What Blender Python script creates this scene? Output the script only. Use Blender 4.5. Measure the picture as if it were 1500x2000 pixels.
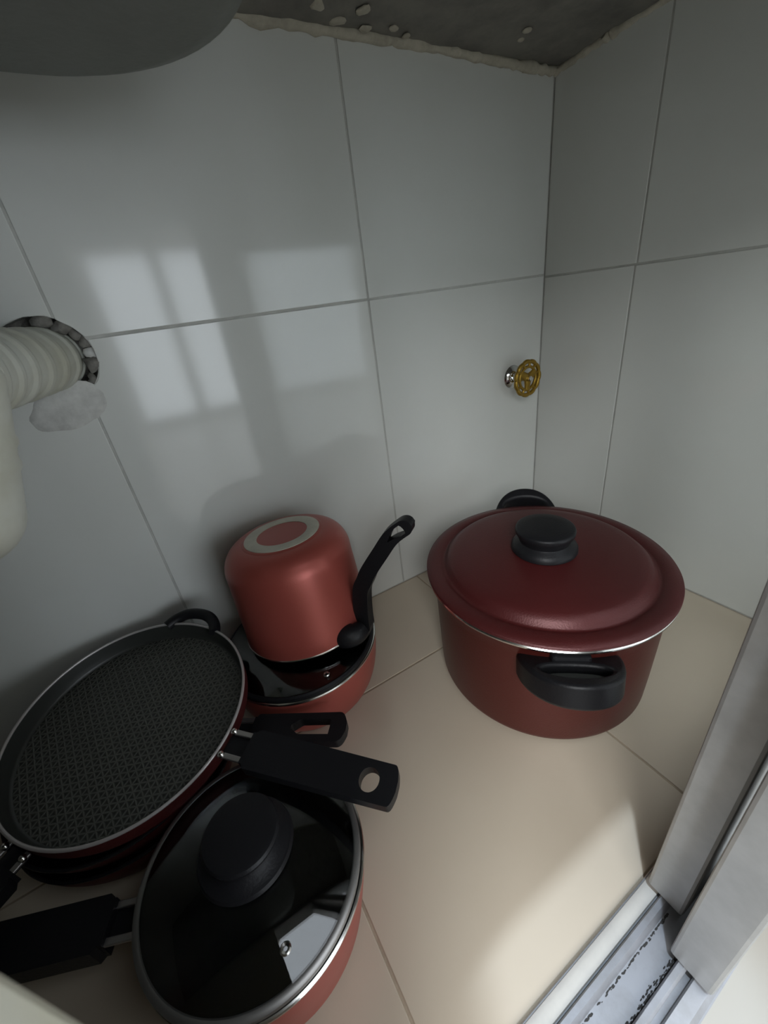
import bpy, bmesh, math, random
from mathutils import Vector, Matrix, noise

for o in list(bpy.data.objects):
    bpy.data.objects.remove(o)
SC = bpy.context.scene
COL = SC.collection
random.seed(4)
pi, sin, cos = math.pi, math.sin, math.cos

# ------------------------------------------------------------------ camera
cam_d = bpy.data.cameras.new('camera')
cam_d.sensor_fit = 'VERTICAL'
cam_d.sensor_height = 36.0
cam_d.lens = 36.0 * 788.02 / 2000.0
cam_d.clip_start = 0.01
cam = bpy.data.objects.new('camera', cam_d)
COL.objects.link(cam)
CR = Matrix(((0.8508083, 0.3339198, -0.4057373), (-0.5107437, 0.3439452, -0.7879356), (-0.1235560, 0.8776100, 0.4631789)))
cam.matrix_world = Matrix.Translation((-0.5525727, -0.4626217, 0.4085337)) @ CR.to_4x4()
cam_d.dof.use_dof = True
cam_d.dof.focus_distance = 0.42
cam_d.dof.aperture_fstop = 15.0
SC.camera = cam

# ------------------------------------------------------------------ light and exposure
SC.view_settings.view_transform = 'Standard'
SC.view_settings.look = 'None'
SC.view_settings.gamma = 1.0
SC.view_settings.use_curve_mapping = False
SC.view_settings.exposure = 0.0
SC.cycles.use_denoising = True
SC.cycles.max_bounces = 10

world = bpy.data.worlds.new('world')
SC.world = world
world.use_nodes = True
bg = world.node_tree.nodes['Background']
bg.inputs['Color'].default_value = (1.0, 0.98, 0.93, 1)
bg.inputs['Strength'].default_value = 0.95


def aim(o, loc, target):
    o.location = loc
    o.rotation_euler = (Vector(target) - Vector(loc)).to_track_quat('-Z', 'Y').to_euler()


sp_d = bpy.data.lights.new('patch_spot', 'SPOT')  # unseen spot added to shape the floor light patch; cone cuts its left edge
sp_d.energy = 86.0
sp_d.color = (0.70, 0.84, 1.0)
sp_d.spot_size = math.radians(7.2)
sp_d.spot_blend = 0.42
sp_d.shadow_soft_size = 0.018
sp = bpy.data.objects.new('patch_spot', sp_d)
COL.objects.link(sp)
aim(sp, (-0.687, -0.695, 1.86), (-0.398, -0.44, 0))


kl_d = bpy.data.lights.new('added_key_light', 'AREA')  # unseen area light added as main light; no window stands there
kl_d.shape = 'RECTANGLE'
kl_d.size = 1.1
kl_d.size_y = 0.9
kl_d.energy = 48.0
kl_d.color = (0.95, 0.975, 1.0)
kl = bpy.data.objects.new('added_key_light', kl_d)
COL.objects.link(kl)
aim(kl, (-1.62, -1.85, 1.4), (-0.35, -0.2, 0.15))
cl_d = bpy.data.lights.new('kitchen_high_light', 'AREA')  # unseen source mirrored in the front lid, enlarged as added fill at right
cl_d.shape = 'RECTANGLE'
cl_d.size = 1.5
cl_d.size_y = 1.2
cl_d.energy = 17.0
cl_d.color = (0.80, 0.89, 1.0)
cl = bpy.data.objects.new('kitchen_high_light', cl_d)
COL.objects.link(cl)
aim(cl, (0.12, -1.05, 1.62), (-0.2, -0.7, 0.1))


# ------------------------------------------------------------------ materials
def mat(name, col, rough=0.5, metal=0.0, spec=0.5, coat=0.0, bump=0.0, bscale=200.0, var=0.0, vscale=6.0, var_col=None):
    m = bpy.data.materials.new(name)
    m.use_nodes = True
    nt = m.node_tree
    b = nt.nodes['Principled BSDF']
    b.inputs['Base Color'].default_value = (*col, 1)
    b.inputs['Roughness'].default_value = rough
    b.inputs['Metallic'].default_value = metal
    b.inputs['Specular IOR Level'].default_value = spec
    b.inputs['Coat Weight'].default_value = coat
    tc = nt.nodes.new('ShaderNodeTexCoord')
    if bump > 0:
        n = nt.nodes.new('ShaderNodeTexNoise')
        n.inputs['Scale'].default_value = bscale
        n.inputs['Detail'].default_value = 3
        bp = nt.nodes.new('ShaderNodeBump')
        bp.inputs['Strength'].default_value = bump
        bp.inputs['Distance'].default_value = 0.002
        nt.links.new(tc.outputs['Object'], n.inputs['Vector'])
        nt.links.new(n.outputs['Fac'], bp.inputs['Height'])
        nt.links.new(bp.outputs['Normal'], b.inputs['Normal'])
    if var > 0:
        n = nt.nodes.new('ShaderNodeTexNoise')
        n.inputs['Scale'].default_value = vscale
        n.inputs['Detail'].default_value = 5
        n.inputs['Roughness'].default_value = 0.65
        nt.links.new(tc.outputs['Object'], n.inputs['Vector'])
        mr = nt.nodes.new('ShaderNodeMapRange')
        mr.inputs['From Min'].default_value = 0.4
        mr.inputs['From Max'].default_value = 0.75
        mr.inputs['To Max'].default_value = var
        nt.links.new(n.outputs['Fac'], mr.inputs['Value'])
        mx = nt.nodes.new('ShaderNodeMix')
        mx.data_type = 'RGBA'
        mx.inputs['A'].default_value = (*col, 1)
        mx.inputs['B'].default_value = (*(var_col or [c * 0.5 for c in col]), 1)
        nt.links.new(mr.outputs['Result'], mx.inputs['Factor'])
        nt.links.new(mx.outputs['Result'], b.inputs['Base Color'])
    return m


M = {}
M['wall_tile'] = mat('white_wall_tile', (0.63, 0.64, 0.61), 0.09, spec=0.5, var=0.18, vscale=5, var_col=(0.5, 0.5, 0.44))
M['floor_tile'] = mat('beige_floor_tile', (0.55, 0.475, 0.375), 0.32, spec=0.4, var=0.25, vscale=9, var_col=(0.48, 0.40, 0.30))
M['grout'] = mat('grey_grout', (0.47, 0.47, 0.44), 0.8, bump=0.4, var=0.5, vscale=30)
M['floor_grout'] = mat('brown_grout', (0.42, 0.34, 0.25), 0.9, bump=0.4, var=0.5, vscale=30)
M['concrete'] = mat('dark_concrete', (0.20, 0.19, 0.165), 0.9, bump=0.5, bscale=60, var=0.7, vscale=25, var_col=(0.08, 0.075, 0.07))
M['plaster'] = mat('old_plaster', (0.46, 0.43, 0.35), 0.95, bump=0.8, bscale=120, var=0.6, vscale=60)
M['cement'] = mat('grey_cement', (0.60, 0.60, 0.57), 0.7, bump=0.5, bscale=60, var=0.7, vscale=45)
M['hole'] = mat('dark_broken_masonry', (0.09, 0.085, 0.075), 1.0, bump=1.0, bscale=90, var=0.8, vscale=60, var_col=(0.32, 0.31, 0.28))
M['red'] = mat('copper_red_enamel', (0.37, 0.082, 0.064), 0.36, metal=0.35, spec=0.5, bump=0.05, bscale=900)
M['burgundy'] = mat('burgundy_enamel', (0.082, 0.0130, 0.0130), 0.42, metal=0.3, spec=0.5, bump=0.12, bscale=700)
M['pot_red'] = mat('dark_red_enamel', (0.085, 0.0145, 0.0110), 0.38, metal=0.3, spec=0.5, bump=0.12, bscale=700)
M['steel'] = mat('bright_steel', (0.78, 0.77, 0.74), 0.18, metal=1.0)
M['dull_steel'] = mat('dull_steel', (0.30, 0.29, 0.28), 0.4, metal=0.9)
M['black'] = mat('black_plastic', (0.0095, 0.0095, 0.011), 0.42, spec=0.22, bump=0.1, bscale=600)
M['nonstick'] = mat('black_nonstick', (0.009, 0.009, 0.010), 0.22, spec=0.4)
M['cream'] = mat('cream_bare_metal', (0.60, 0.57, 0.48), 0.45, metal=0.15, var=0.4, vscale=50)
M['brass'] = mat('gold_painted_metal', (0.30, 0.185, 0.025), 0.38, metal=0.7, bump=0.2)
M['chrome'] = mat('chrome', (0.75, 0.75, 0.75), 0.12, metal=1.0)
M['pvc'] = mat('stained_white_plastic', (0.60, 0.61, 0.55), 0.45, bump=0.08, bscale=80, var=0.55, vscale=11, var_col=(0.33, 0.30, 0.16))
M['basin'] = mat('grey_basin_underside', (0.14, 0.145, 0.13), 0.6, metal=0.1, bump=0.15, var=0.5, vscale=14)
M['alu'] = mat('aluminium_extrusion', (0.43, 0.43, 0.425), 0.42, metal=0.5, var=0.55, vscale=18, var_col=(0.22, 0.22, 0.215))
M['track'] = mat('dusty_aluminium', (0.31, 0.315, 0.335), 0.45, metal=0.4, var=0.6, vscale=40, var_col=(0.17, 0.165, 0.15))
M['dirt'] = mat('black_dirt', (0.03, 0.028, 0.026), 0.9)
M['sill'] = mat('pale_sill', (0.66, 0.63, 0.57), 0.5, var=0.4, vscale=40, var_col=(0.46, 0.44, 0.42))
M['panel'] = mat('scatter_door_glass', (0.8, 0.82, 0.84), 0.5)
M['jamb'] = mat('stained_cream_paint', (0.58, 0.575, 0.49), 0.6, bump=0.1, bscale=60, var=0.5, vscale=25, var_col=(0.50, 0.46, 0.28))
M['kitchen_floor'] = mat('pale_kitchen_floor', (0.36, 0.35, 0.32), 0.3)
M['kitchen_wall'] = mat('kitchen_wall_paint', (0.42, 0.42, 0.41), 0.7)

# door glass: clear sheet, faint mirror reflection, scatter added to brighten the right floor
_nt = M['panel'].node_tree
_tp = _nt.nodes.new('ShaderNodeBsdfTransparent')
_tp.inputs['Color'].default_value = (0.95, 0.96, 0.96, 1)
_sc = _nt.nodes.new('ShaderNodeBsdfTranslucent')
_sc.inputs['Color'].default_value = (0.9, 0.91, 0.9, 1)
_m1 = _nt.nodes.new('ShaderNodeMixShader')
_m1.inputs[0].default_value = 0.13
_nt.links.new(_tp.outputs[0], _m1.inputs[1])
_nt.links.new(_sc.outputs[0], _m1.inputs[2])
_gl = _nt.nodes.new('ShaderNodeBsdfGlossy')
_gl.inputs['Roughness'].default_value = 0.03
_ms = _nt.nodes.new('ShaderNodeMixShader')
_ms.inputs[0].default_value = 0.04
_nt.links.new(_m1.outputs[0], _ms.inputs[1])
_nt.links.new(_gl.outputs[0], _ms.inputs[2])
_nt.links.new(_ms.outputs[0], _nt.nodes['Material Output'].inputs['Surface'])

# glass of the lids
g = bpy.data.materials.new('clear_lid_glass')
g.use_nodes = True
gb = g.node_tree.nodes['Principled BSDF']
gb.inputs['Base Color'].default_value = (0.70, 0.74, 0.75, 1)
gb.inputs['Roughness'].default_value = 0.02
gb.inputs['Transmission Weight'].default_value = 1.0
gb.inputs['IOR'].default_value = 1.5
M['glass'] = g

# daylight in the kitchen window panes
w = bpy.data.materials.new('daylit_window_pane')
w.use_nodes = True
wb = w.node_tree.nodes['Principled BSDF']
wb.inputs['Base Color'].default_value = (0.8, 0.85, 0.9, 1)
wb.inputs['Emission Color'].default_value = (0.84, 0.92, 1.0, 1)
wb.inputs['Emission Strength'].default_value = 4.4
M['daylight'] = w


def griddle_material():
    """Embossed triangular weave: three families of fine ridges."""
    m = mat('embossed_griddle', (0.030, 0.032, 0.027), 0.5)
    nt = m.node_tree
    b = nt.nodes['Principled BSDF']
    tc = nt.nodes.new('ShaderNodeTexCoord')
    sx = nt.nodes.new('ShaderNodeSeparateXYZ')
    nt.links.new(tc.outputs['Object'], sx.inputs[0])

    def mathn(op, a, bb=None):
        n = nt.nodes.new('ShaderNodeMath')
        n.operation = op
        for i, v in enumerate((a, bb)):
            if v is None:
                continue
            if isinstance(v, (int, float)):
                n.inputs[i].default_value = v
            else:
                nt.links.new(v, n.inputs[i])
        return n.outputs[0]
    k = 2 * pi / 0.0056
    ridges = None
    for ang in (8, 68, 128):
        t = math.radians(ang)
        u = mathn('ADD', mathn('MULTIPLY', sx.outputs['X'], cos(t) * k), mathn('MULTIPLY', sx.outputs['Y'], sin(t) * k))
        c = mathn('POWER', mathn('MULTIPLY_ADD', mathn('COSINE', u), 0.5), 5.0)
        # MULTIPLY_ADD third input
        nd = c.node.inputs[0].links[0].from_node
        nd.inputs[2].default_value = 0.5
        ridges = c if ridges is None else mathn('MAXIMUM', ridges, c)
    mx = nt.nodes.new('ShaderNodeMix')
    mx.data_type = 'RGBA'
    mx.inputs['A'].default_value = (0.018, 0.019, 0.016, 1)
    mx.inputs['B'].default_value = (0.095, 0.098, 0.084, 1)
    nt.links.new(ridges, mx.inputs['Factor'])
    nt.links.new(mx.outputs['Result'], b.inputs['Base Color'])
    bp = nt.nodes.new('ShaderNodeBump')
    bp.inputs['Strength'].default_value = 0.5
    bp.inputs['Distance'].default_value = 0.0012
    nt.links.new(ridges, bp.inputs['Height'])
    nt.links.new(bp.outputs['Normal'], b.inputs['Normal'])
    return m


M['griddle'] = griddle_material()


# ------------------------------------------------------------------ helpers
def obj(name, bm, m, parent=None, loc=None, smooth=35, bevel=0.0, bseg=2):
    me = bpy.data.meshes.new(name)
    bmesh.ops.recalc_face_normals(bm, faces=bm.faces)
    bm.to_mesh(me)
    bm.free()
    me.materials.append(M[m] if isinstance(m, str) else m)
    if smooth:
        for p in me.polygons:
            p.use_smooth = True
        me.set_sharp_from_angle(angle=math.radians(smooth))
    o = bpy.data.objects.new(name, me)
    COL.objects.link(o)
    if parent is not None:
        o.parent = parent
    if loc is not None:
        o.location = loc
    if bevel:
        md = o.modifiers.new('bevel', 'BEVEL')
        md.width = bevel
        md.segments = bseg
        md.limit_method = 'ANGLE'
        md.angle_limit = math.radians(40)
    return o


def thing(name, label, cat, loc=(0, 0, 0), normal=None, rz=0.0, group=None):
    o = bpy.data.objects.new(name, None)
    o.empty_display_size = 0.02
    COL.objects.link(o)
    q = Matrix.Rotation(rz, 4, 'Z')
    if normal is not None:
        q = Vector((0, 0, 1)).rotation_difference(Vector(normal).normalized()).to_matrix().to_4x4() @ q
    o.matrix_world = Matrix.Translation(loc) @ q
    tag(o, label, cat, group)
    return o


def tag(o, label, cat, group=None):
    o['label'] = label
    o['category'] = cat
    if group:
        o['group'] = group
    return o


def struct(o):
    o['kind'] = 'structure'
    return o


def box(bm, x0, x1, y0, y1, z0, z1):
    vs = [bm.verts.new(p) for p in ((x0, y0, z0), (x1, y0, z0), (x1, y1, z0), (x0, y1, z0),
                                    (x0, y0, z1), (x1, y0, z1), (x1, y1, z1), (x0, y1, z1))]
    for f in ((0, 3, 2, 1), (4, 5, 6, 7), (0, 1, 5, 4), (1, 2, 6, 5), (2, 3, 7, 6), (3, 0, 4, 7)):
        bm.faces.new([vs[i] for i in f])


def boxbm(*a):
    bm = bmesh.new()
    box(bm, *a)
    return bm


def lathe(profile, segs=96, closed=False, bm=None):
    """Turn (radius, height) points about Z; a radius of 0 closes to a pole."""
    bm = bm or bmesh.new()
    rings = []
    for r, z in profile:
        if r < 1e-6:
            rings.append([bm.verts.new((0, 0, z))])
        else:
            rings.append([bm.verts.new((r * cos(2 * pi * i / segs), r * sin(2 * pi * i / segs), z)) for i in range(segs)])
    pairs = list(zip(rings, rings[1:]))
    if closed:
        pairs.append((rings[-1], rings[0]))
    for a, b in pairs:
        for i in range(segs):
            j = (i + 1) % segs
            if len(a) == 1 and len(b) == 1:
                continue
            if len(a) == 1:
                bm.faces.new((a[0], b[i], b[j]))
            elif len(b) == 1:
                bm.faces.new((a[i], a[j], b[0]))
            else:
                bm.faces.new((a[i], a[j], b[j], b[i]))
    return bm


def smooth_path(pts, n=8):
    """Catmull-Rom through the points."""
    P = [Vector(p) for p in pts]
    P = [P[0] * 2 - P[1]] + P + [P[-1] * 2 - P[-2]]
    out = []
    for i in range(1, len(P) - 2):
        a, b, c, d = P[i - 1:i + 3]
        for k in range(n):
            t = k / n
            out.append(0.5 * ((2 * b) + (c - a) * t + (2 * a - 5 * b + 4 * c - d) * t * t + (3 * b - a - 3 * c + d) * t ** 3))
    out.append(P[-2])
    return out


def tube(path, radius, segs=20, caps=True, bm=None, closed=False):
    """Sweep a circle; radius may be a number or a function of the index."""
    bm = bm or bmesh.new()
    P = [Vector(p) for p in path]
    n = len(P)
    rings = []
    up = None
    for i, p in enumerate(P):
        if closed:
            t = (P[(i + 1) % n] - P[i - 1]).normalized()
        else:
            t = (P[min(i + 1, n - 1)] - P[max(i - 1, 0)]).normalized()
        if up is None:
            up = Vector((0, 0, 1)) if abs(t.z) < 0.9 else Vector((1, 0, 0))
        up = (up - t * up.dot(t)).normalized()
        s = t.cross(up)
        r = radius(i) if callable(radius) else radius
        rings.append([bm.verts.new(p + r * (cos(2 * pi * k / segs) * up + sin(2 * pi * k / segs) * s)) for k in range(segs)])
    for i in range(n if closed else n - 1):
        a, b = rings[i], rings[(i + 1) % n]
        for k in range(segs):
            j = (k + 1) % segs
            bm.faces.new((a[k], a[j], b[j], b[k]))
    if caps and not closed:
        bm.faces.new(rings[0][::-1])
        bm.faces.new(rings[-1])
    return bm


def ring_bm(R, r, segs=128, ss=10):
    return tube([(R * cos(2 * pi * i / segs), R * sin(2 * pi * i / segs), 0) for i in range(segs)], r, ss, closed=True)


def handle_bm(path, width_dir, W, thick, hole=None, n=48):
    """Flat handle swept along a path. W(s), thick(s) with s in 0..1; hole = (s0, s1, half-width function of s)."""
    P = smooth_path(path, 12)
    L = [0.0]
    for a, b in zip(P, P[1:]):
        L.append(L[-1] + (b - a).length)
    tot = L[-1]

    def at(s):
        d = s * tot
        for i in range(len(P) - 1):
            if L[i + 1] >= d - 1e-9:
                k = (d - L[i]) / max(L[i + 1] - L[i], 1e-9)
                return P[i].lerp(P[i + 1], k), (P[i + 1] - P[i]).normalized()
        return P[-1], (P[-1] - P[-2]).normalized()
    S = {i / n for i in range(n + 1)} | {1 - 0.03 * (k / 6) ** 2 for k in range(7)}
    if hole:
        S |= {hole[0] + (hole[1] - hole[0]) * (0.5 - 0.5 * cos(pi * k / 14)) for k in range(15)}
    S = sorted(S)
    bm = bmesh.new()
    rows = []
    wd = Vector(width_dir).normalized()
    for s in S:
        p, t = at(s)
        b = (wd - t * wd.dot(t)).normalized()
        nn = t.cross(b)
        w_ = W(s)
        h_ = hole[2](s) if hole and hole[0] < s < hole[1] else 0.0
        th = thick(s) / 2
        row = []
        for v in (-w_, -h_, h_, w_):
            row.append((bm.verts.new(p + b * v + nn * th), bm.verts.new(p + b * v - nn * th)))
        rows.append((row, h_))
    for (a, ha), (b, hb) in zip(rows, rows[1:]):
        for k in (0, 2):
            bm.faces.new((a[k][0], b[k][0], b[k + 1][0], a[k + 1][0]))
            bm.faces.new((a[k][1], a[k + 1][1], b[k + 1][1], b[k][1]))
        for k in (0, 3):
            bm.faces.new((a[k][0], a[k][1], b[k][1], b[k][0]))
        if ha > 0 or hb > 0:
            for k in (1, 2):
                bm.faces.new((a[k][0], a[k][1], b[k][1], b[k][0]))
    for row, _ in (rows[0], rows[-1]):
        for k in (0, 2):
            bm.faces.new((row[k][0], row[k + 1][0], row[k + 1][1], row[k][1]))
    bmesh.ops.remove_doubles(bm, verts=bm.verts, dist=1e-5)
    bmesh.ops.dissolve_degenerate(bm, edges=bm.edges, dist=1e-6)
    return bm


def pan_profile(R, rb, h, t=0.0025, fillet=0.010, rin=None):
    """Outer wall of a pan: flat base rb, filleted, flaring to R at height h."""
    pts = [(0, 0), (rb - fillet * 0.6, 0)]
    for k in range(1, 8):
        a = k / 8 * pi / 2
        pts.append((rb - fillet * 0.6 + fillet * sin(a), fillet * (1 - cos(a))))
    x0, z0 = pts[-1]
    for k in range(1, 9):
        s = k / 8
        pts.append((x0 + (R - x0) * (1 - (1 - s) ** 1.6), z0 + (h - z0) * s))
    return pts


def offset_in(pts, t):
    out = []
    n = len(pts)
    for i, (r, z) in enumerate(pts):
        a = pts[max(i - 1, 0)]
        b = pts[min(i + 1, n - 1)]
        dx, dz = b[0] - a[0], b[1] - a[1]
        l = math.hypot(dx, dz) or 1
        out.append((max(r - dz / l * t, 0.0), z + dx / l * t))
    out[0] = (0, out[0][1])
    return out


# ------------------------------------------------------------------ the setting
H = 0.628
HC, HR = (-0.613, 0.398), 0.0345           # drain hole in the back wall (x, z), radius


def tile_rect(name, parent, axis, a0, a1, b0, b1, face, thick, m, hole=None, gap=0.0011):
    """A tile in the plane of a wall or floor. axis: 'y' wall facing -y, 'x' wall facing -x, 'z' floor."""
    a0, a1, b0, b1 = a0 + gap, a1 - gap, b0 + gap, b1 - gap
    rect = [(a0, b0), (a1, b0), (a1, b1), (a0, b1)]
    poly = []
    if hole is None:
        poly = rect
    else:
        (cx, cy), R = hole
        for i in range(4):
            p, q = rect[i], rect[(i + 1) % 4]
            ip = math.hypot(p[0] - cx, p[1] - cy) < R
            if not ip:
                poly.append(p)
                continue
            # this corner is cut away: walk the arc between the crossings of its two edges
            pr = rect[i - 1]

            def cross(u, v):
                lo, hi = 0.0, 1.0
                for _ in range(40):
                    mid = (lo + hi) / 2
                    x, y = u[0] + (v[0] - u[0]) * mid, u[1] + (v[1] - u[1]) * mid
                    if math.hypot(x - cx, y - cy) < R:
                        lo = mid
                    else:
                        hi = mid
                return u[0] + (v[0] - u[0]) * hi, u[1] + (v[1] - u[1]) * hi
            s, e = cross(p, pr), cross(p, q)
            t0, t1 = math.atan2(s[1] - cy, s[0] - cx), math.atan2(e[1] - cy, e[0] - cx)
            # choose the arc that lies inside the tile
            best = None
            for sgn in (1, -1):
                d = (t1 - t0) * sgn % (2 * pi)
                tm = t0 + sgn * d / 2
                x, y = cx + R * cos(tm), cy + R * sin(tm)
                if a0 - 1e-6 <= x <= a1 + 1e-6 and b0 - 1e-6 <= y <= b1 + 1e-6:
                    best = (sgn, d)
            sgn, d = best or (1, (t1 - t0) % (2 * pi))
            for k in range(13):
                t = t0 + sgn * d * k / 12
                rr = R * (1 + 0.05 * noise.noise((cos(t) * 3, sin(t) * 3, 1.7)))
                poly.append((cx + rr * cos(t), cy + rr * sin(t)))
    bm = bmesh.new()

    def v3(p, dd):
        if axis == 'y':
            return (p[0], face + dd, p[1])
        if axis == 'x':
            return (face + dd, p[0], p[1])
        return (p[0], p[1], face - dd)
    f = [bm.verts.new(v3(p, 0)) for p in poly]
    bk = [bm.verts.new(v3(p, thick)) for p in poly]
    bm.faces.new(f)
    bm.faces.new(bk[::-1])
    n = len(poly)
    for i in range(n):
        j = (i + 1) % n
        bm.faces.new((f[i], bk[i], bk[j], f[j]))
    return obj(name, bm, m, parent, smooth=40, bevel=0.0006, bseg=2)


XL = -1.2
wb_bm = bmesh.new()
# grout bed with the drain hole left open
cxh, czh = HC
N = 40
inner = [wb_bm.verts.new((cxh + HR * cos(2 * pi * i / N), 0.0008, czh + HR * sin(2 * pi * i / N))) for i in range(N)]
deep = [wb_bm.verts.new((cxh + HR * cos(2 * pi * i / N), 0.05, czh + HR * sin(2 * pi * i / N))) for i in range(N)]
outer = []
for i in range(N):
    c, s = cos(2 * pi * i / N), sin(2 * pi * i / N)
    k = 0.2 / max(abs(c), abs(s))
    outer.append(wb_bm.verts.new((cxh + k * c, 0.0008, czh + k * s)))
for i in range(N):
    j = (i + 1) % N
    wb_bm.faces.new((inner[i], inner[j], outer[j], outer[i]))
    wb_bm.faces.new((inner[i], deep[i], deep[j], inner[j]))
for (x0, x1, z0, z1) in ((XL, cxh - 0.2, -0.02, 0.7), (cxh + 0.2, 0.02, -0.02, 0.7), (cxh - 0.2, cxh + 0.2, -0.02, czh - 0.2), (cxh - 0.2, cxh + 0.2, czh + 0.2, 0.7)):
    wb_bm.faces.new([wb_bm.verts.new(p) for p in ((x0, 0.0008, z0), (x1, 0.0008, z0), (x1, 0.0008, z1), (x0, 0.0008, z1))])
wall_back = struct(obj('wall_back', wb_bm, 'grout', smooth=0))
hb = bmesh.new()
bmesh.ops.create_grid(hb, x_segments=16, y_segments=16, size=0.045)
for v in hb.verts:
    v.co = Vector((v.co.x, 0.012 * noise.noise(v.co * 60), v.co.y))
obj('rubble', hb, 'hole', wall_back, (cxh, 0.022, czh), smooth=0)
for k in range(9):                          # broken mortar bits round the pipe
    t = -1.3 + 2.6 * k / 8 + random.uniform(-.1, .1)
    b = bmesh.new()
    bmesh.ops.create_icosphere(b, subdivisions=2, radius=random.uniform(0.004, 0.0075))
    for v in b.verts:
        v.co.y *= 0.45
        v.co *= 1 + 0.9 * noise.noise(v.co * 150 + Vector((k, 0, 0)))
    obj('mortar', b, 'hole' if k != 4 else 'cement', wall_back, (cxh + 0.0318 * cos(t), 0.004, czh + 0.0318 * sin(t)), smooth=50)
jA, jL, row = -0.296, -0.597, 0.4105
for (x0, x1) in ((XL, -0.898), (-0.898, jL), (jL, jA), (jA, 0.0)):
    for (z0, z1) in ((0.0, row), (row, H + 0.05)):
        hole = (HC, HR) if -0.9 < x0 + 0.01 < jA - 0.01 and x1 < -0.2 else None
        tile_rect('tile', wall_back, 'y', x0, x1, z0, z1, 0.0, 0.008, 'wall_tile', hole)

# cement smeared below the drain hole
cp = bmesh.new()
ring = []
Nn = 40
for i in range(Nn):
    t = 2 * pi * i / Nn
    r = 1 + 0.16 * noise.noise((cos(t) * 2, sin(t) * 2, 5.1))
    ring.append((0.031 * r * cos(t) + 0.004 - 0.010 * sin(t) * cos(t), 0.021 * r * sin(t) + 0.007 * cos(t) * (1 if cos(t) > 0 else 0.3)))
cen = cp.verts.new((0.006, -0.0022, 0.004))
prev = None
loops = []
for fr, dy in ((0.35, -0.0020), (0.7, -0.0015), (0.9, -0.0008), (1.0, 0.0006)):
    loops.append([cp.verts.new((x * fr, dy + 0.0012 * noise.noise((x * fr * 90, z * fr * 90, 2)), z * fr)) for x, z in ring])
for i in range(Nn):
    j = (i + 1) % Nn
    cp.faces.new((cen, loops[0][i], loops[0][j]))
    for a, b in zip(loops, loops[1:]):
        cp.faces.new((a[i], b[i], b[j], a[j]))
obj('cement_patch', cp, 'cement', wall_back, (-0.619, 0.0, 0.3585), smooth=60)

wr = bmesh.new()
wr.faces.new([wr.verts.new(p) for p in ((0.0008, 0.02, -0.02), (0.0008, -0.60, -0.02), (0.0008, -0.60, 0.7), (0.0008, 0.02, 0.7))])
wall_right = struct(obj('wall_right', wr, 'grout', smooth=0))
for (y0, y1) in ((-0.1325, 0.0), (-0.433, -0.1325), (-0.60, -0.433)):
    tile_rect('tile', wall_right, 'x', y0, y1, 0.0, 0.408, 0.0, 0.008, 'wall_tile')
for (y0, y1) in ((-0.1345, 0.0), (-0.435, -0.1345), (-0.60, -0.435)):
    tile_rect('tile', wall_right, 'x', y0, y1, 0.408, H + 0.05, 0.0, 0.008, 'wall_tile')

fl = bmesh.new()
box(fl, XL, 0.01, -0.47, 0.01, -0.1, -0.0008)
floor = struct(obj('floor', fl, 'floor_grout', smooth=0))
for (x0, x1) in ((XL, -1.08), (-1.08, -0.812), (-0.812, -0.5415), (-0.5415, -0.271), (-0.271, 0.0)):
    for (y0, y1) in ((-0.147, 0.0), (-0.4175, -0.147)):
        tile_rect('tile', floor, 'z', x0, x1, y0, y1, 0.0, 0.006, 'floor_tile', gap=0.0011)

struct(obj('wall_left', boxbm(XL - 0.05, XL, -0.48, 0.01, -0.1, 0.68), 'wall_tile', smooth=0))

# rough slab overhead
ce = bmesh.new()
bmesh.ops.create_grid(ce, x_segments=70, y_segments=28, size=0.5)
for v in ce.verts:
    x = (v.co.x - 0.5) * 1.2
    y = -(v.co.y + 0.5) * 0.43
    v.co = Vector((x, y, H + 0.004 * noise.noise((x * 20, y * 20, 3)) + 0.0015 * noise.noise((x * 90, y * 90, 1))))
ex = bmesh.ops.extrude_face_region(ce, geom=ce.faces[:])
for v in [g_ for g_ in ex['geom'] if isinstance(g_, bmesh.types.BMVert)]:
    v.co.z = H + 0.05
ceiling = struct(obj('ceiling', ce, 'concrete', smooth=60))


def bead(pts, r, m, parent, seed):
    P = smooth_path(pts, 14)
    b = tube(P, lambda i: r * (0.75 + 0.9 * abs(noise.noise((i * 0.35, seed, 0.3)))), 8)
    for v in b.verts:
        v.co += Vector([0.0018 * noise.noise(v.co * 160 + Vector((seed, k * 7, 0))) for k in range(3)])
    return obj('plaster', b, m, parent, smooth=60)


bead([(-0.42, -0.001, H + .001), (-0.3, -0.002, H - .001), (-0.2, -0.001, H), (-0.1, -0.002, H - .003), (-0.004, -0.002, H - .004)], 0.0052, 'plaster', ceiling, 1.0)
bead([(-0.001, -0.002, H - .004), (-0.001, -0.05, H - .002), (-0.001, -0.09, H), (0.0, -0.2, H + .001)], 0.0042, 'plaster', ceiling, 7.0)
for (x, y, r) in ((-0.325, -0.030, 0.008), (-0.285, -0.034, 0.0075), (-0.30, -0.016, 0.008), (-0.245, -0.020, 0.006), (-0.27, -0.012, 0.007), (-0.225, -0.012, 0.005), (-0.105, -0.052, 0.006), (-0.098, -0.036, 0.0045)):
    b = bmesh.new()
    bmesh.ops.create_icosphere(b, subdivisions=2, radius=r * 0.8)
    for v in b.verts:
        v.co *= 1 + 0.7 * noise.noise(v.co * 120 + Vector((x * 50, y * 50, 0)))
        v.co.z *= 0.3
    obj('plaster', b, 'plaster', ceiling, (x, y, H - 0.001), smooth=60)

# top track of the sliding doors, bottom track and the two door leaves
tt = bmesh.new()
box(tt, XL, 0.0, -0.478, -0.43, 0.565, 0.679)
struct(obj('trim_2', tt, 'alu', smooth=0))

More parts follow.
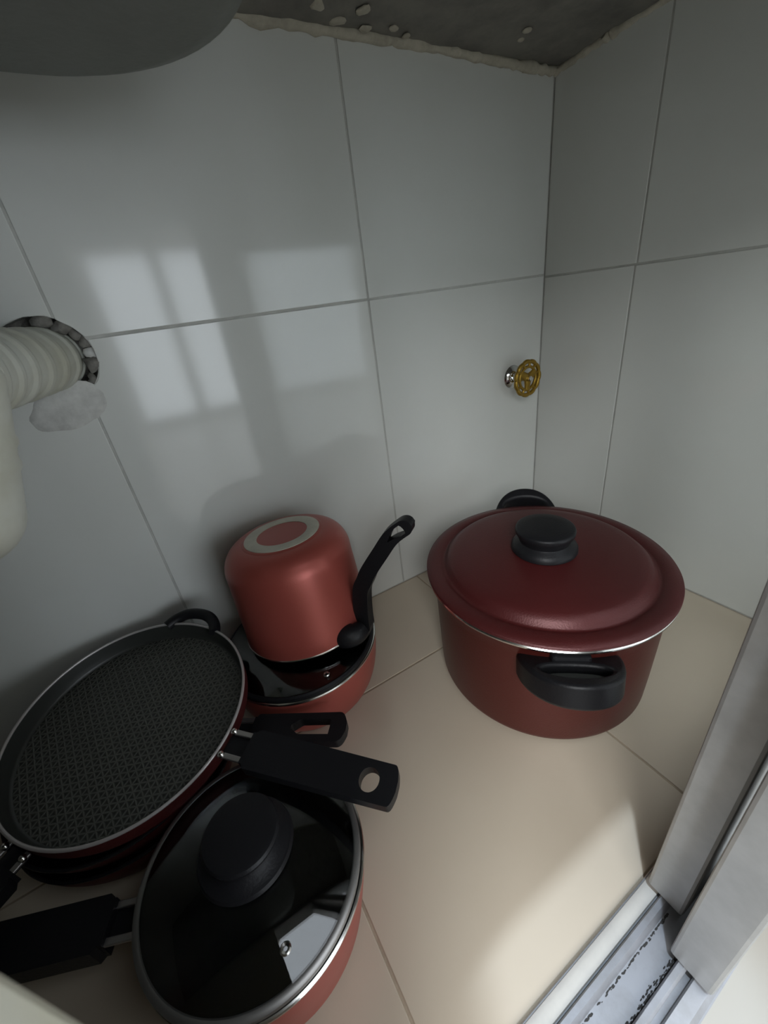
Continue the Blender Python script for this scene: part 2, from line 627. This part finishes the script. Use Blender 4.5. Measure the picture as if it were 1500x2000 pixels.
# bottom track: sill strip, two fins, dirty channel
track = struct(obj('trim_1', boxbm(XL, 0.0, -0.4745, -0.4185, -0.004, 0.0035), 'track', smooth=0))
s_bm = bmesh.new()
prof = [(-0.4175, 0.0), (-0.4195, 0.0045), (-0.4225, 0.0062), (-0.4285, 0.0066), (-0.4295, 0.0)]


def extrude_x(prof, x0, x1, bm=None):
    bm = bm or bmesh.new()
    a = [bm.verts.new((x0, y, z)) for y, z in prof]
    b = [bm.verts.new((x1, y, z)) for y, z in prof]
    for i in range(len(prof)):
        j = (i + 1) % len(prof)
        bm.faces.new((a[i], a[j], b[j], b[i]))
    bm.faces.new(a[::-1])
    bm.faces.new(b)
    return bm


obj('sill_strip', extrude_x(prof, XL, 0.0), 'sill', track, smooth=30)
obj('rail', extrude_x([(-0.4302, 0.003), (-0.4302, 0.0085), (-0.4312, 0.0105), (-0.4345, 0.0105), (-0.4358, 0.0085), (-0.4372, 0.003)], XL, 0.0), 'track', track, smooth=30)
obj('rail', extrude_x([(-0.4535, 0.003), (-0.4535, 0.0085), (-0.4545, 0.0105), (-0.4575, 0.0105), (-0.459, 0.0085), (-0.459, 0.003)], XL, 0.0), 'track', track, smooth=30)
obj('rail', extrude_x([(-0.4625, 0.003), (-0.4625, 0.0075), (-0.4635, 0.009), (-0.471, 0.008), (-0.474, 0.003)], XL, 0.0), 'track', track, smooth=30)
dl = bmesh.new()
for k in range(520):                         # grime lying in the channel, mostly against the outer rail
    x = -0.362 - 0.17 * random.random() ** 1.2
    if random.random() < 0.75:
        y = -0.4533 + 0.0024 * random.random() ** 2.5 * (1 + 1.4 * noise.noise((x * 60, 0, 0)))
    else:
        y = -0.4379 - 0.0010 * random.random() ** 2
    s = random.uniform(0.0002, 0.00055)
    mtx = Matrix.Translation((x, y, 0.0036)) @ Matrix.Diagonal((s * 3.4, s, s * 0.5, 1))
    bmesh.ops.create_icosphere(dl, subdivisions=1, radius=1.0, matrix=mtx)
dd = obj('grime', dl, 'dirt', track)
dd['kind'] = 'stuff'


def door(name, x0, y0, y1, z0=0.011):
    d = bpy.data.objects.new(name, None)
    COL.objects.link(d)
    d.location = (x0, (y0 + y1) / 2, z0)
    struct(d)
    ox, oy, oz = d.location
    z1 = 0.5645
    L = -0.012 - x0
    hy = (y1 - y0) / 2
    for sx in (0, L - 0.045):
        b = boxbm(sx, sx + 0.045, -hy, hy, 0, z1 - oz)
        obj('stile', b, 'alu', d, smooth=0, bevel=0.0022)
    for zz, hz in ((0.001, 0.04), (z1 - oz - 0.046, 0.045)):
        obj('rail', boxbm(0.0455, L - 0.0455, -hy + .001, hy - .001, zz, zz + hz), 'alu', d, smooth=0, bevel=0.001)
    obj('panel', boxbm(0.046, L - 0.046, -0.003, 0.003, 0.0415, z1 - oz - 0.0465), 'panel', d, smooth=0)
    return d


door('door_1', -0.3600, -0.4445, -0.4215)
door('door_2', -0.3830, -0.4725, -0.4485)

# cream painted wall that closes the cupboard left of the opening
struct(obj('wall_front', boxbm(XL, -0.5882, -0.4795, -0.4215, 0.0115, 0.5645), 'jamb', smooth=0, bevel=0.002))

# the kitchen outside the opening: floor, far wall with a glazed balcony door
kf = bmesh.new()
box(kf, -2.6, 2.2, -2.35, -0.476, -0.14, -0.1)
struct(obj('floor_kitchen', kf, 'kitchen_floor', smooth=0))
kw = bmesh.new()
wx0, wx1, wz0, wz1 = -0.62, 0.92, -0.08, 0.80
YW = -2.25
box(kw, -2.6, wx0, YW - 0.1, YW, -0.1, 2.2)
box(kw, wx1, 2.2, YW - 0.1, YW, -0.1, 2.2)
box(kw, wx0, wx1, YW - 0.1, YW, wz1, 2.2)
box(kw, wx0, wx1, YW - 0.1, YW, -0.1, wz0)
struct(obj('wall_kitchen', kw, 'kitchen_wall', smooth=0))
win = bpy.data.objects.new('window_1', None)
COL.objects.link(win)
win.location = (wx0, YW - 0.05, wz0)
struct(win)
xs = [0.0, 0.34, 0.80, 1.54]
for i in range(3):
    obj('pane', boxbm(xs[i] + 0.03, xs[i + 1] - 0.03, -0.004, 0.004, 0.03, wz1 - wz0 - 0.03), 'daylight', win, smooth=0)
for x in xs:
    obj('window_frame', boxbm(x - 0.03, x + 0.03, -0.02, 0.02, 0, wz1 - wz0), 'alu', win, smooth=0)
for z in (0.0, wz1 - wz0 - 0.03):
    obj('window_frame', boxbm(0.03, 1.51, -0.018, 0.018, z, z + 0.03), 'alu', win, smooth=0)


# ------------------------------------------------------------------ large stockpot and its lid
PC = (-0.2517, -0.2284)
AX = math.atan2(0.135 - 0.0, 0.075)          # direction of the rear handle
pot = thing('stockpot', 'large dark red stockpot with two black loop handles standing under its red lid', 'pot', (*PC, 0.0))
R1, hp = 0.1192, 0.138
op = [(0, 0.001), (0.096, 0.001), (0.1005, 0.002)]
for k in range(1, 8):
    a = k / 7 * pi / 2
    op.append((0.1005 + 0.0115 * sin(a), 0.002 + 0.0125 * (1 - cos(a))))
op += [(0.1130, 0.04), (0.1140, 0.08), (0.1148, 0.118), (0.1160, 0.130), (0.1178, 0.1355), (R1, hp)]
ip = offset_in(op, 0.003)[::-1]
obj('pot_body', lathe(op + [(R1 - 0.0015, hp + 0.001)] + [(R1 - 0.0032, hp)], 128), 'pot_red', pot)
obj('pot_interior', lathe([p for p in ip if p[1] < hp] , 96), 'nonstick', pot)
o = obj('rim', ring_bm(R1 + 0.0016, 0.0022), 'steel', pot, (0, 0, hp + 0.0006))
o['label'] = 'bright bare steel rolled rim'


def loop_handle(parent, az, web, dz=0.0, tilt=math.radians(22)):
    """D-shaped bakelite loop leaning up and out from the wall of the pot."""
    n = 40
    W2, D, t = 0.042, 0.047, 0.023
    outer, inner = [], []
    for i in range(n + 1):
        a = pi * i / n
        sx, sy = cos(a), sin(a)
        e = 0.96
        outer.append((W2 * math.copysign(abs(sx) ** e, sx), D * abs(sy) ** e))
        inner.append((0.027 * math.copysign(abs(sx) ** e, sx), 0.0135 + 0.0125 * abs(sy) ** 0.8))
    # lower edge of the opening closes the inner outline
    bm = bmesh.new()

    def put(x, y, z):
        # x along the wall, y outwards, z up; bend the back edge to the pot's curve, then tilt
        y2 = y + (math.sqrt(max(0.1140 ** 2 - x * x, 0)) - 0.1140) * (1 - y / D)
        yy = y2 * cos(tilt) - z * sin(tilt) * 0.5
        zz = y2 * sin(tilt) + z
        return Vector((x, 0.1155 + yy, zz))
    full_in = inner + [(x * 1.0, 0.0135 - 0.0045 * (1 - (x / 0.027) ** 2)) for x in [0.027 - 0.054 * k / 12 for k in range(12, -1, -1)]][1:-1]
    no = len(outer)
    # outer boundary closed by the back edge
    back = [(-W2 + 2 * W2 * k / 12, -0.003) for k in range(1, 12)]
    full_out = outer + back
    for zt in (1,):
        pass
    m_ = 64

    def resample(pts, k):
        pts = pts + [pts[0]]
        L = [0]
        for a, b in zip(pts, pts[1:]):
            L.append(L[-1] + math.hypot(b[0] - a[0], b[1] - a[1]))
        out = []
        j = 0
        for i in range(k):
            d = L[-1] * i / k
            while L[j + 1] < d:
                j += 1
            f = (d - L[j]) / max(L[j + 1] - L[j], 1e-9)
            out.append((pts[j][0] + (pts[j + 1][0] - pts[j][0]) * f, pts[j][1] + (pts[j + 1][1] - pts[j][1]) * f))
        return out
    FO = resample(full_out, m_)
    FI = []
    cy = 0.022
    for (x, y) in FO:                       # matching points of the opening, by direction from its middle
        a = math.atan2((y - cy) * 1.9, x)
        FI.append((0.0265 * cos(a), cy + 0.0105 * sin(a)))
    V = []
    for (pts, z, sh) in ((FO, -t / 2, 1), (FO, t / 2, 1), (FI, t / 2, 1), (FI, -t / 2, 1)):
        V.append([bm.verts.new(put(x, y, z)) for x, y in pts])
    for r in range(4):
        a, b = V[r], V[(r + 1) % 4]
        for i in range(m_):
            j = (i + 1) % m_
            bm.faces.new((a[i], a[j], b[j], b[i]))
    h = obj('loop_handle', bm, 'black', parent, (0, 0, 0.1175 + dz), smooth=50, bevel=0.005, bseg=3)
    h.rotation_euler = (0, 0, az - pi / 2)
    if web:  # web added in the front opening; its grey imitates light on the recess bottom
        wbm = bmesh.new()
        top = [wbm.verts.new(put(x * 1.04, cy + (y - cy) * 1.04, 0.002)) for x, y in FI]
        bot = [wbm.verts.new(put(x * 1.04, cy + (y - cy) * 1.04, -0.007)) for x, y in FI]
        wbm.faces.new(top)
        wbm.faces.new(bot[::-1])
        for i in range(m_):
            j = (i + 1) % m_
            wbm.faces.new((top[i], top[j], bot[j], bot[i]))
        x = obj('added_web', wbm, 'web_lit', h, smooth=0)
    # mounting block against the wall
    mb = boxbm(-0.016, 0.016, 0.1105, 0.122, 0.098, 0.133)
    k_ = obj('handle_mount', mb, 'black', parent, smooth=0, bevel=0.003)
    k_.rotation_euler = (0, 0, az - pi / 2)
    return h


M['web_lit'] = mat('lit_web_plastic', (0.085, 0.087, 0.08), 0.55, bump=0.2, bscale=500)
loop_handle(pot, math.radians(50), False, 0.002, math.radians(36))
loop_handle(pot, math.radians(231), True, -0.004)

lid = thing('pot_lid', 'dark red metal lid with flat black knob lying on the large stockpot', 'lid', (*PC, hp + 0.0034))
RL = 0.1232
lp = [(RL - 0.0005, 0.0012), (RL, 0.0022), (RL - 0.0008, 0.0034), (0.116, 0.0046), (0.1085, 0.0050), (0.1065, 0.0040), (0.1045, 0.0036), (0.1028, 0.0048), (0.1005, 0.0085), (0.0972, 0.0118), (0.093, 0.0136), (0.085, 0.0150), (0.060, 0.0172), (0.03, 0.0184), (0.0, 0.0188)]
lu = [(r, z - 0.0016) for r, z in lp[::-1]]
obj('lid_plate', lathe(lp + lu, 160), 'burgundy', lid, smooth=60)
kb = [(0.0, 0.018), (0.0315, 0.0180), (0.0328, 0.0195), (0.0325, 0.0225), (0.030, 0.0262), (0.0262, 0.0285), (0.0250, 0.030)]
o = obj('knob_base', lathe(kb + [(0.0, 0.030)], 96), 'black', lid, smooth=40)
kt = [(0.0, 0.0295), (0.0252, 0.0298), (0.0262, 0.034), (0.0288, 0.038), (0.0292, 0.0415), (0.0285, 0.0432), (0.0270, 0.0440), (0.018, 0.0446), (0.0, 0.0448)]
obj('knob', lathe(kt, 96), 'black', lid, smooth=40)


# ------------------------------------------------------------------ glass lid
def glass_lid(name, label, loc, normal, R, dome, knob, knob_h=0.022, band=0.0042, vent=(-38, 0.55), band_mat='dull_steel'):
    t = thing(name, label, 'lid', loc, normal)
    n = 24
    up, dn = [], []
    Rg = R - 0.003
    rho = (Rg * Rg + dome * dome) / (2 * dome)
    for i in range(n + 1):
        r = Rg * (1 - i / n)
        z = math.sqrt(rho * rho - r * r) - (rho - dome)
        up.append((r, z + 0.0022))
        dn.append((r, z - 0.0004))
    obj('glass_dome', lathe(up + dn[::-1][0:], 112), 'glass', t, smooth=60)
    bandp = [(R - band, 0.0022), (R - 0.0015, 0.0026), (R + 0.0004, 0.0012), (R + 0.0004, -0.0024), (R - 0.0008, -0.003), (R - band, -0.0018)]
    o = obj('rim_band', lathe(bandp, 128, closed=True), band_mat, t, smooth=50)
    if knob:
        zt = dome + 0.002
        k1 = [(0, zt), (knob * 1.0, zt - 0.0005), (knob * 1.04, zt + 0.0015), (knob * 1.0, zt + 0.004), (knob * 0.72, zt + 0.006), (knob * 0.66, zt + 0.008)]
        obj('knob_base', lathe(k1 + [(0, zt + 0.008)], 80), 'black', t, smooth=40)
        k2 = [(0, zt + 0.0075), (knob * 0.66, zt + 0.008), (knob * 0.70, zt + knob_h * 0.6), (knob * 0.80, zt + knob_h * 0.75), (knob * 0.82, zt + knob_h * 0.88), (knob * 0.78, zt + knob_h * 0.97), (knob * 0.70, zt + knob_h), (0.0, zt + knob_h * 1.02)]
        obj('knob', lathe(k2, 80), 'black', t, smooth=40)
    a = math.radians(vent[0])
    rv = R * vent[1]
    zv = math.sqrt(rho * rho - rv * rv) - (rho - dome) + 0.0022
    o = obj('steam_vent', lathe([(0.0012, 0.0), (0.0032, 0.0), (0.0034, 0.0008), (0.0026, 0.0016), (0.0013, 0.0012)], 24, closed=True), 'steel', t, (rv * cos(a), rv * sin(a), zv), smooth=50)
    return t


# ------------------------------------------------------------------ saucepan with glass lid, and the upturned one on it
SC0 = Vector((-0.4936, -0.0938, 0.0))
R2, h2 = 0.0865, 0.0725
sp1 = thing('saucepan', 'copper red saucepan with glass lid standing against the tiled wall under an upturned pan', 'saucepan', SC0)
prof = [(0, 0.0008), (0.058, 0.0008)]
for k in range(1, 12):
    s = k / 11
    prof.append((0.058 + (R2 - 0.058) * sin(s * pi / 2) ** 0.9, 0.0008 + (h2 - 0.0008) * (1 - cos(s * pi / 2)) ** 0.95 if s < 1 else h2))
obj('pan_body', lathe(prof, 128), 'red', sp1)
obj('pan_interior', lathe([p for p in offset_in(prof, 0.0025)], 96), 'nonstick', sp1)
o = obj('rim', ring_bm(R2 - 0.0008, 0.0017), 'steel', sp1, (0, 0, h2))
o['label'] = 'pale bare metal rim'
glass_lid('glass_lid', 'glass lid with thin dark band lying on the saucepan beneath the upturned pan', (SC0.x, SC0.y, h2 + 0.0046), (0, 0, 1), R2 - 0.0015, 0.0085, 0, band=0.0026, vent=(-88, 0.86), band_mat='black')

UA = Vector((-0.0145 + 0.002, 0.0805, 1)).normalized()
UB = Vector((-0.4765, -0.0835, 0.0905))
up = thing('saucepan', 'copper red saucepan turned upside down, cream ring on its base', 'saucepan', UB, UA)
up.name = 'saucepan.001'
Rm, hu = 0.0705, 0.112
pr = [(Rm, 0.0), (Rm + 0.0005, 0.002), (0.0700, 0.012), (0.0692, 0.05), (0.0682, 0.075)]
for k in range(1, 13):
    a = k / 12 * pi / 2
    pr.append((0.0682 - 0.0245 * (1 - cos(a)), 0.083 + 0.028 * sin(a)))
pr += [(0.0432, 0.1115), (0.041, 0.112)]
inner_u = [(Rm - 0.0022, 0.0), (0.067, 0.05), (0.064, 0.085), (0.045, 0.105), (0, 0.108)]
obj('pan_body', lathe(pr + [(0.0408, 0.112), (0.0, 0.112)], 128), 'red', up)
obj('pan_interior', lathe(inner_u, 96), 'nonstick', up)
o = obj('rim', ring_bm(Rm - 0.0003, 0.0014), 'steel', up, (0, 0, 0.0))
o = obj('base_ring', lathe([(0.0405, 0.1119), (0.0405, 0.1125), (0.0398, 0.1128), (0.0278, 0.1128), (0.0272, 0.1125), (0.0272, 0.1119)], 96, closed=True), 'cream', up, smooth=30)
o['label'] = 'cream coloured bare metal ring on the base'
# its bent handle: collar on the wall near the mouth, then up and out
inv = up.matrix_world.inverted()
PH = math.radians(-52)
dv = Vector((cos(PH), sin(PH), 0))


def hpt(rad, z):
    return inv @ (Vector((UB.x, UB.y, 0)) + dv * rad + Vector((0, 0, z)))


wd = inv.to_3x3() @ dv
collar = bmesh.new()


def hpz(deg, rad, z):
    a = math.radians(deg)
    return inv @ Vector((UB.x + rad * cos(a), UB.y + rad * sin(a), z))


tube(smooth_path([hpz(-74, 0.060, 0.0985), hpz(-72.5, 0.0685, 0.0987), hpz(-67, 0.0760, 0.0995), hpz(-60, 0.0785, 0.101)], 6),
     lambda i: 0.0136 - 0.0046 * (i / 18) ** 2, 28, bm=collar)
obj('handle_collar', collar, 'black', up, smooth=45, bevel=0.002)
hpath = [hpt(0.0745, 0.088), hpt(0.0755, 0.1125), hpt(0.0795, 0.1454), hpt(0.0863, 0.1605), hpt(0.0928, 0.1731), hpt(0.1089, 0.1971), hpt(0.1222, 0.2158), hpt(0.1375, 0.2287), hpt(0.1425, 0.232)]


def tip(s, w0, w1, e=0.12):
    w_ = w0 + (w1 - w0) * s
    if s > 1 - e:
        k = (s - 1 + e) / e
        w_ *= max(1 - k ** 3 * 0.75, 0.06)
    if s < 0.03:
        w_ *= 0.8
    return w_


hh = handle_bm(hpath, wd, lambda s: tip(s, 0.0086, 0.0078, 0.06), lambda s: 0.0135 - 0.003 * s, hole=(0.80, 0.945, lambda s: 0.0047 * min(1, max(0.02, (s - 0.80) / 0.10)) * (1 if s < 0.938 else 0.6)))
obj('handle', hh, 'black', up, smooth=45, bevel=0.002)


# ------------------------------------------------------------------ stack of three pans by the wall: griddle on two frying pans
def pan(name, label, loc, normal, R, rb, h, inner_m, cat='pan', body='red', flat_inner=False):
    t = thing(name, label, cat, loc, normal)
    pr = pan_profile(R, rb, h)
    obj('pan_body', lathe(pr, 128), body, t)
    if inner_m == 'griddle':
        fl_z = h - 0.0165
        obj('griddle_plate', lathe([(0, fl_z), (R - 0.0062, fl_z)], 112), 'griddle', t)
        obj('pan_interior', lathe([(R - 0.0062, fl_z), (R - 0.0050, fl_z + 0.0005), (R - 0.0040, fl_z + 0.0025), (R - 0.0030, fl_z + 0.0085), (R - 0.0016, h)], 112), 'nonstick_dull', t, smooth=80)
    else:
        obj('pan_interior', lathe(offset_in(pr, 0.0022)[:], 112), inner_m, t)
    o = obj('rim', ring_bm(R - 0.0005, 0.0013), 'nonstick' if inner_m != 'griddle' else 'rim_grey', t, (0, 0, h))
    return t


M['nonstick_dull'] = mat('worn_black_nonstick', (0.028, 0.03, 0.027), 0.38)
M['rim_grey'] = mat('worn_grey_rim', (0.55, 0.52, 0.51), 0.4, metal=0.6)


def fork_handle(t, world_from, world_to, w0, w1, th, z_up=0.0, hole=None, n=40, bracket=0.02, tipe=0.03, rv=None, sag=0.0):
    """Straight plastic handle with a two-pronged metal bracket joining it to the rim."""
    inv = t.matrix_world.inverted()
    a, b = inv @ Vector(world_from), inv @ Vector(world_to)
    d = (b - a).normalized()
    side = Vector((0, 0, 1)).cross(d).normalized()
    up_ = d.cross(side)
    mid = a.lerp(b, 0.5) + up_ * sag
    hbm = handle_bm([a, a.lerp(mid, .5), mid, mid.lerp(b, .5), b], side, lambda s: tip(s, w0, w1, tipe), lambda s: th * (1 - 0.2 * s), hole=hole)
    obj('handle', hbm, 'black', t, smooth=45, bevel=0.0022)
    if bracket:
        for s in (-1, 1):
            bm = bmesh.new()
            p0 = a - d * bracket + side * s * w0 * 0.62
            p1 = a + d * 0.004 + side * s * w0 * 0.62
            q = d.to_track_quat('X', 'Z').to_matrix().to_4x4()
            box(bm, 0, (p1 - p0).length, -0.0022, 0.0022, -0.0012, 0.0012)
            m3 = Matrix((d, side, up_)).transposed().to_4x4()
            bmesh.ops.transform(bm, matrix=Matrix.Translation(p0 + up_ * 0.003) @ m3, verts=bm.verts)
            obj('bracket', bm, 'steel_dim', t, smooth=0, bevel=0.0006)
            rb_ = bmesh.new()
            bmesh.ops.create_uvsphere(rb_, u_segments=14, v_segments=8, radius=0.0028)
            obj('rivet', rb_, 'steel', t, a - d * (rv if rv else bracket + 0.001) + side * s * w0 * 0.62 + up_ * 0.004, smooth=60)
        bm = bmesh.new()
        box(bm, 0, bracket + 0.003, -w0 * 0.55, w0 * 0.55, -0.0035, 0.001)
        m3 = Matrix((d, side, up_)).transposed().to_4x4()
        bmesh.ops.transform(bm, matrix=Matrix.Translation(a - d * bracket) @ m3, verts=bm.verts)
        obj('handle_neck', bm, 'black', t, smooth=0, bevel=0.0015)


M['steel_dim'] = mat('brushed_bracket_steel', (0.42, 0.40, 0.39), 0.35, metal=0.9)

GC = Vector((-0.6596, -0.1222, 0.1115))
GN = Vector((-0.014, -0.124, 1)).normalized()
hg = 0.021
p3 = pan('frying_pan', 'dark red frying pan lowest in the stack, its black handle with a long slot', (-0.675, -0.123, 0.0005), (0, 0, 1), 0.0925, 0.066, 0.0570, 'nonstick', body='burgundy')
fork_handle(p3, (-0.5718, -0.1680, 0.0635), (-0.4975, -0.2215, 0.0655), 0.0130, 0.0145, 0.011, hole=(0.42, 0.83, lambda s: 0.0074 * min(1, max(0.05, (s - 0.40) * 9))), tipe=0.10, bracket=0.020, rv=0.016)
p2 = pan('frying_pan', 'dark red frying pan between griddle and lowest pan, black handle pointing to the left edge', (-0.6745, -0.124, 0.0240), (0, -0.075, 1), 0.0890, 0.056, 0.0605, 'nonstick', body='burgundy')
p2.name = 'frying_pan.001'
fork_handle(p2, (-0.7475, -0.189, 0.0905), (-0.842, -0.262, 0.086), 0.0165, 0.0155, 0.012, tipe=0.05, bracket=0.0115, rv=0.0075)
p1 = pan('griddle_pan', 'round griddle pan with dark embossed surface topmost of the stack, black handle with round hole', GC - GN * hg, GN, 0.1, 0.0965, hg, 'griddle', body='burgundy')
fork_handle(p1, (-0.5780, -0.2135, 0.0990), (-0.4935, -0.3085, 0.0995), 0.0153, 0.0138, 0.0108, hole=(0.775, 0.895, lambda s: 0.0083 * math.sqrt(max(0.0, 1 - ((s - 0.835) / 0.06) ** 2))), tipe=0.04, bracket=0.0215, rv=0.0185)
# helper ear on the far side
inv = p1.matrix_world.inverted()
c = Vector((0, 0, hg - 0.002))
az = math.radians(47)
eb = bmesh.new()
loop_pts = []
for k in range(13):
    a = az + (k - 6) / 6 * 0.30
    rr = 0.098 + 0.014 * (1 - abs((k - 6) / 6) ** 2.6)
    loop_pts.append((rr * cos(a), rr * sin(a), hg - 0.001 + 0.004 * (1 - abs((k - 6) / 6) ** 2)))
eb = tube(smooth_path(loop_pts, 4), 0.0058, 14)
o = obj('helper_handle', eb, 'black', p1, smooth=60)

# ------------------------------------------------------------------ small saucepan with glass lid in front
FC = Vector((-0.597, -0.280, 0.077))
FN = Vector((0.05, 0.0, 1)).normalized()
fp = thing('saucepan', 'copper red saucepan in front with domed glass lid and black knob', 'saucepan', (FC.x - 0.003, FC.y, 0.0), FN)
fp.name = 'saucepan.002'
R3, h3 = 0.0748, 0.0735
pr = [(0, 0.003), (0.055, 0.003)]
for k in range(1, 9):
    a = k / 8 * pi / 2
    pr.append((0.055 + 0.013 * sin(a), 0.003 + 0.014 * (1 - cos(a))))
pr += [(0.0715, 0.04), (0.0742, 0.060), (R3, h3)]
obj('pan_body', lathe(pr, 128), 'red', fp)
obj('pan_interior', lathe(offset_in(pr, 0.0025), 96), 'nonstick', fp)
o = obj('rim', ring_bm(R3 - 0.0006, 0.0016), 'steel', fp, (0, 0, h3))
o['label'] = 'pale bare metal rim'
fork_handle(fp, (-0.6885, -0.2535, 0.064), (-0.800, -0.206, 0.060), 0.0150, 0.0150, 0.016, tipe=0.05, bracket=0.020)
GL = FC + FN * 0.0022
glass_lid('glass_lid', 'domed glass lid with big black knob on the front saucepan', GL - Vector((0.0, 0, 0.0)), FN, R3 - 0.001, 0.017, 0.030, 0.020, vent=(-84, 0.78)).name = 'glass_lid.001'

# ------------------------------------------------------------------ stop valve with gold handwheel
vl = thing('stop_valve', 'small gold handwheel valve on a chrome flange in the back wall', 'valve', (-0.0605, 0, 0.2785), (0, -1, 0))
obj('wall_flange', lathe([(0.0, 0.0), (0.0165, 0.0), (0.0175, 0.0012), (0.016, 0.004), (0.011, 0.0075), (0.008, 0.009), (0.008, 0.014), (0.0, 0.014)], 48), 'chrome', vl, smooth=40)
obj('stem', lathe([(0.0, 0.01), (0.006, 0.01), (0.006, 0.018), (0.0045, 0.019), (0.0045, 0.034), (0.0, 0.034)], 24), 'brass', vl, smooth=30)
wz = 0.030
n = 132
Rw = 0.0232
wh = tube([((Rw + 0.0011 * abs(cos(5.5 * 2 * pi * i / n)) ** 0.6) * cos(2 * pi * i / n), (Rw + 0.0011 * abs(cos(5.5 * 2 * pi * i / n)) ** 0.6) * sin(2 * pi * i / n), wz) for i in range(n)], lambda i: 0.0027 + 0.0005 * abs(cos(5.5 * 2 * pi * i / n)), 10, closed=True)
tube([(0.0165 * cos(2 * pi * i / 72), 0.0165 * sin(2 * pi * i / 72), wz) for i in range(72)], 0.0022, 10, closed=True, bm=wh)
for k in range(11):
    t = 2 * pi * (k + 0.5) / 11
    tube([(0.016 * cos(t), 0.016 * sin(t), wz), (0.0232 * cos(t), 0.0232 * sin(t), wz)], 0.0019, 8, bm=wh)
wheel = obj('handwheel', wh, 'brass', vl, smooth=60)
for k in range(3):
    t = 2 * pi * k / 3 + 0.5
    sb = bmesh.new()
    tube([(0.003 * cos(t), 0.003 * sin(t), wz + 0.001), (0.010 * cos(t), 0.010 * sin(t), wz + 0.001), (0.0165 * cos(t), 0.0165 * sin(t), wz)], lambda i: (0.0066, 0.0056, 0.0050)[i], 10, bm=sb)
    for v in sb.verts:
        v.co.z = wz + (v.co.z - wz) * 0.5
    obj('spoke', sb, 'brass', wheel, smooth=60)
o = obj('nut', lathe([(0.0, 0.033), (0.0042, 0.033), (0.0042, 0.0358), (0.0032, 0.0368), (0.0, 0.037)], 6), 'chrome', vl, smooth=0)

# ------------------------------------------------------------------ sink basin overhead and its drain
def rrect(x0, x1, y0, y1, r, n=14):
    out = []
    for cx, cy, a0 in ((x1 - r, y1 - r, 0), (x0 + r, y1 - r, pi / 2), (x0 + r, y0 + r, pi), (x1 - r, y0 + r, 3 * pi / 2)):
        for k in range(n + 1):
            a = a0 + pi / 2 * k / n
            out.append((cx + r * cos(a), cy + r * sin(a)))
    return out


bs = bmesh.new()
ZB = 0.535
levels = [(0.0, H - 0.003), (0.002, ZB + 0.03), (0.005, ZB + 0.015), (0.012, ZB + 0.005), (0.024, ZB)]
prev = None
for ins, z in levels:
    lp_ = [bs.verts.new((x, y, z)) for x, y in rrect(-0.89 + ins, -0.440 - ins, -0.41 + ins, -0.098 - ins, 0.095 - ins * 0.6)]
    if prev:
        for i in range(len(lp_)):
            j = (i + 1) % len(lp_)
            bs.faces.new((prev[i], prev[j], lp_[j], lp_[i]))
    prev = lp_
bs.faces.new(prev)
basin = thing('sink_basin', 'dark grey underside of the sink bowl hanging from the slab', 'sink', (-0.66, -0.25, ZB))
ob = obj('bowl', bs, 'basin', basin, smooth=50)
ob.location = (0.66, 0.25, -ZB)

DT = Vector((-0.668, -0.178, 0.305))
dr = thing('drain_trap', 'stained white drain bend with ribbed hose running into the hole in the back wall', 'drain pipe', DT)


def loc(p):
    return Vector(p) - DT


cup = [loc(Vector((-0.6375, -0.166, 0.417)).lerp(Vector((-0.6700, -0.1785, 0.3065)), k / 44)) for k in range(45)]


def cup_r(i):
    z = 44 - i
    r = 0.0295 if z > 11 else 0.0295 * math.sqrt(max(1 - ((11 - z) / 11.3) ** 2, 0.02))
    if i < 5:
        r = 0.0295 * math.sqrt(max(1 - ((5 - i) / 5.2) ** 2, 0.03))
    if i in (17, 18, 22, 23):
        r += 0.0012
    return r


obj('trap_cup', tube(cup, cup_r, 48), 'pvc', dr, smooth=50)
hp_ = smooth_path([loc(p) for p in ((-0.641, -0.150, 0.4005), (-0.636, -0.10, 0.400), (-0.627, -0.05, 0.399), (-0.6165, 0.0, 0.3985), (-0.613, 0.03, 0.3985))], 24)
obj('ribbed_hose', tube(hp_, lambda i: 0.0245 + 0.0015 * (1 if (i % 14) < 5 else 0), 40), 'pvc', dr, smooth=40)
tp = smooth_path([loc(p) for p in ((-0.652, -0.18, 0.395), (-0.70, -0.20, 0.425), (-0.715, -0.21, 0.47), (-0.715, -0.21, ZB - 0.001))], 10)
obj('tailpiece', tube(tp, 0.0165, 28), 'pvc', dr, smooth=40)
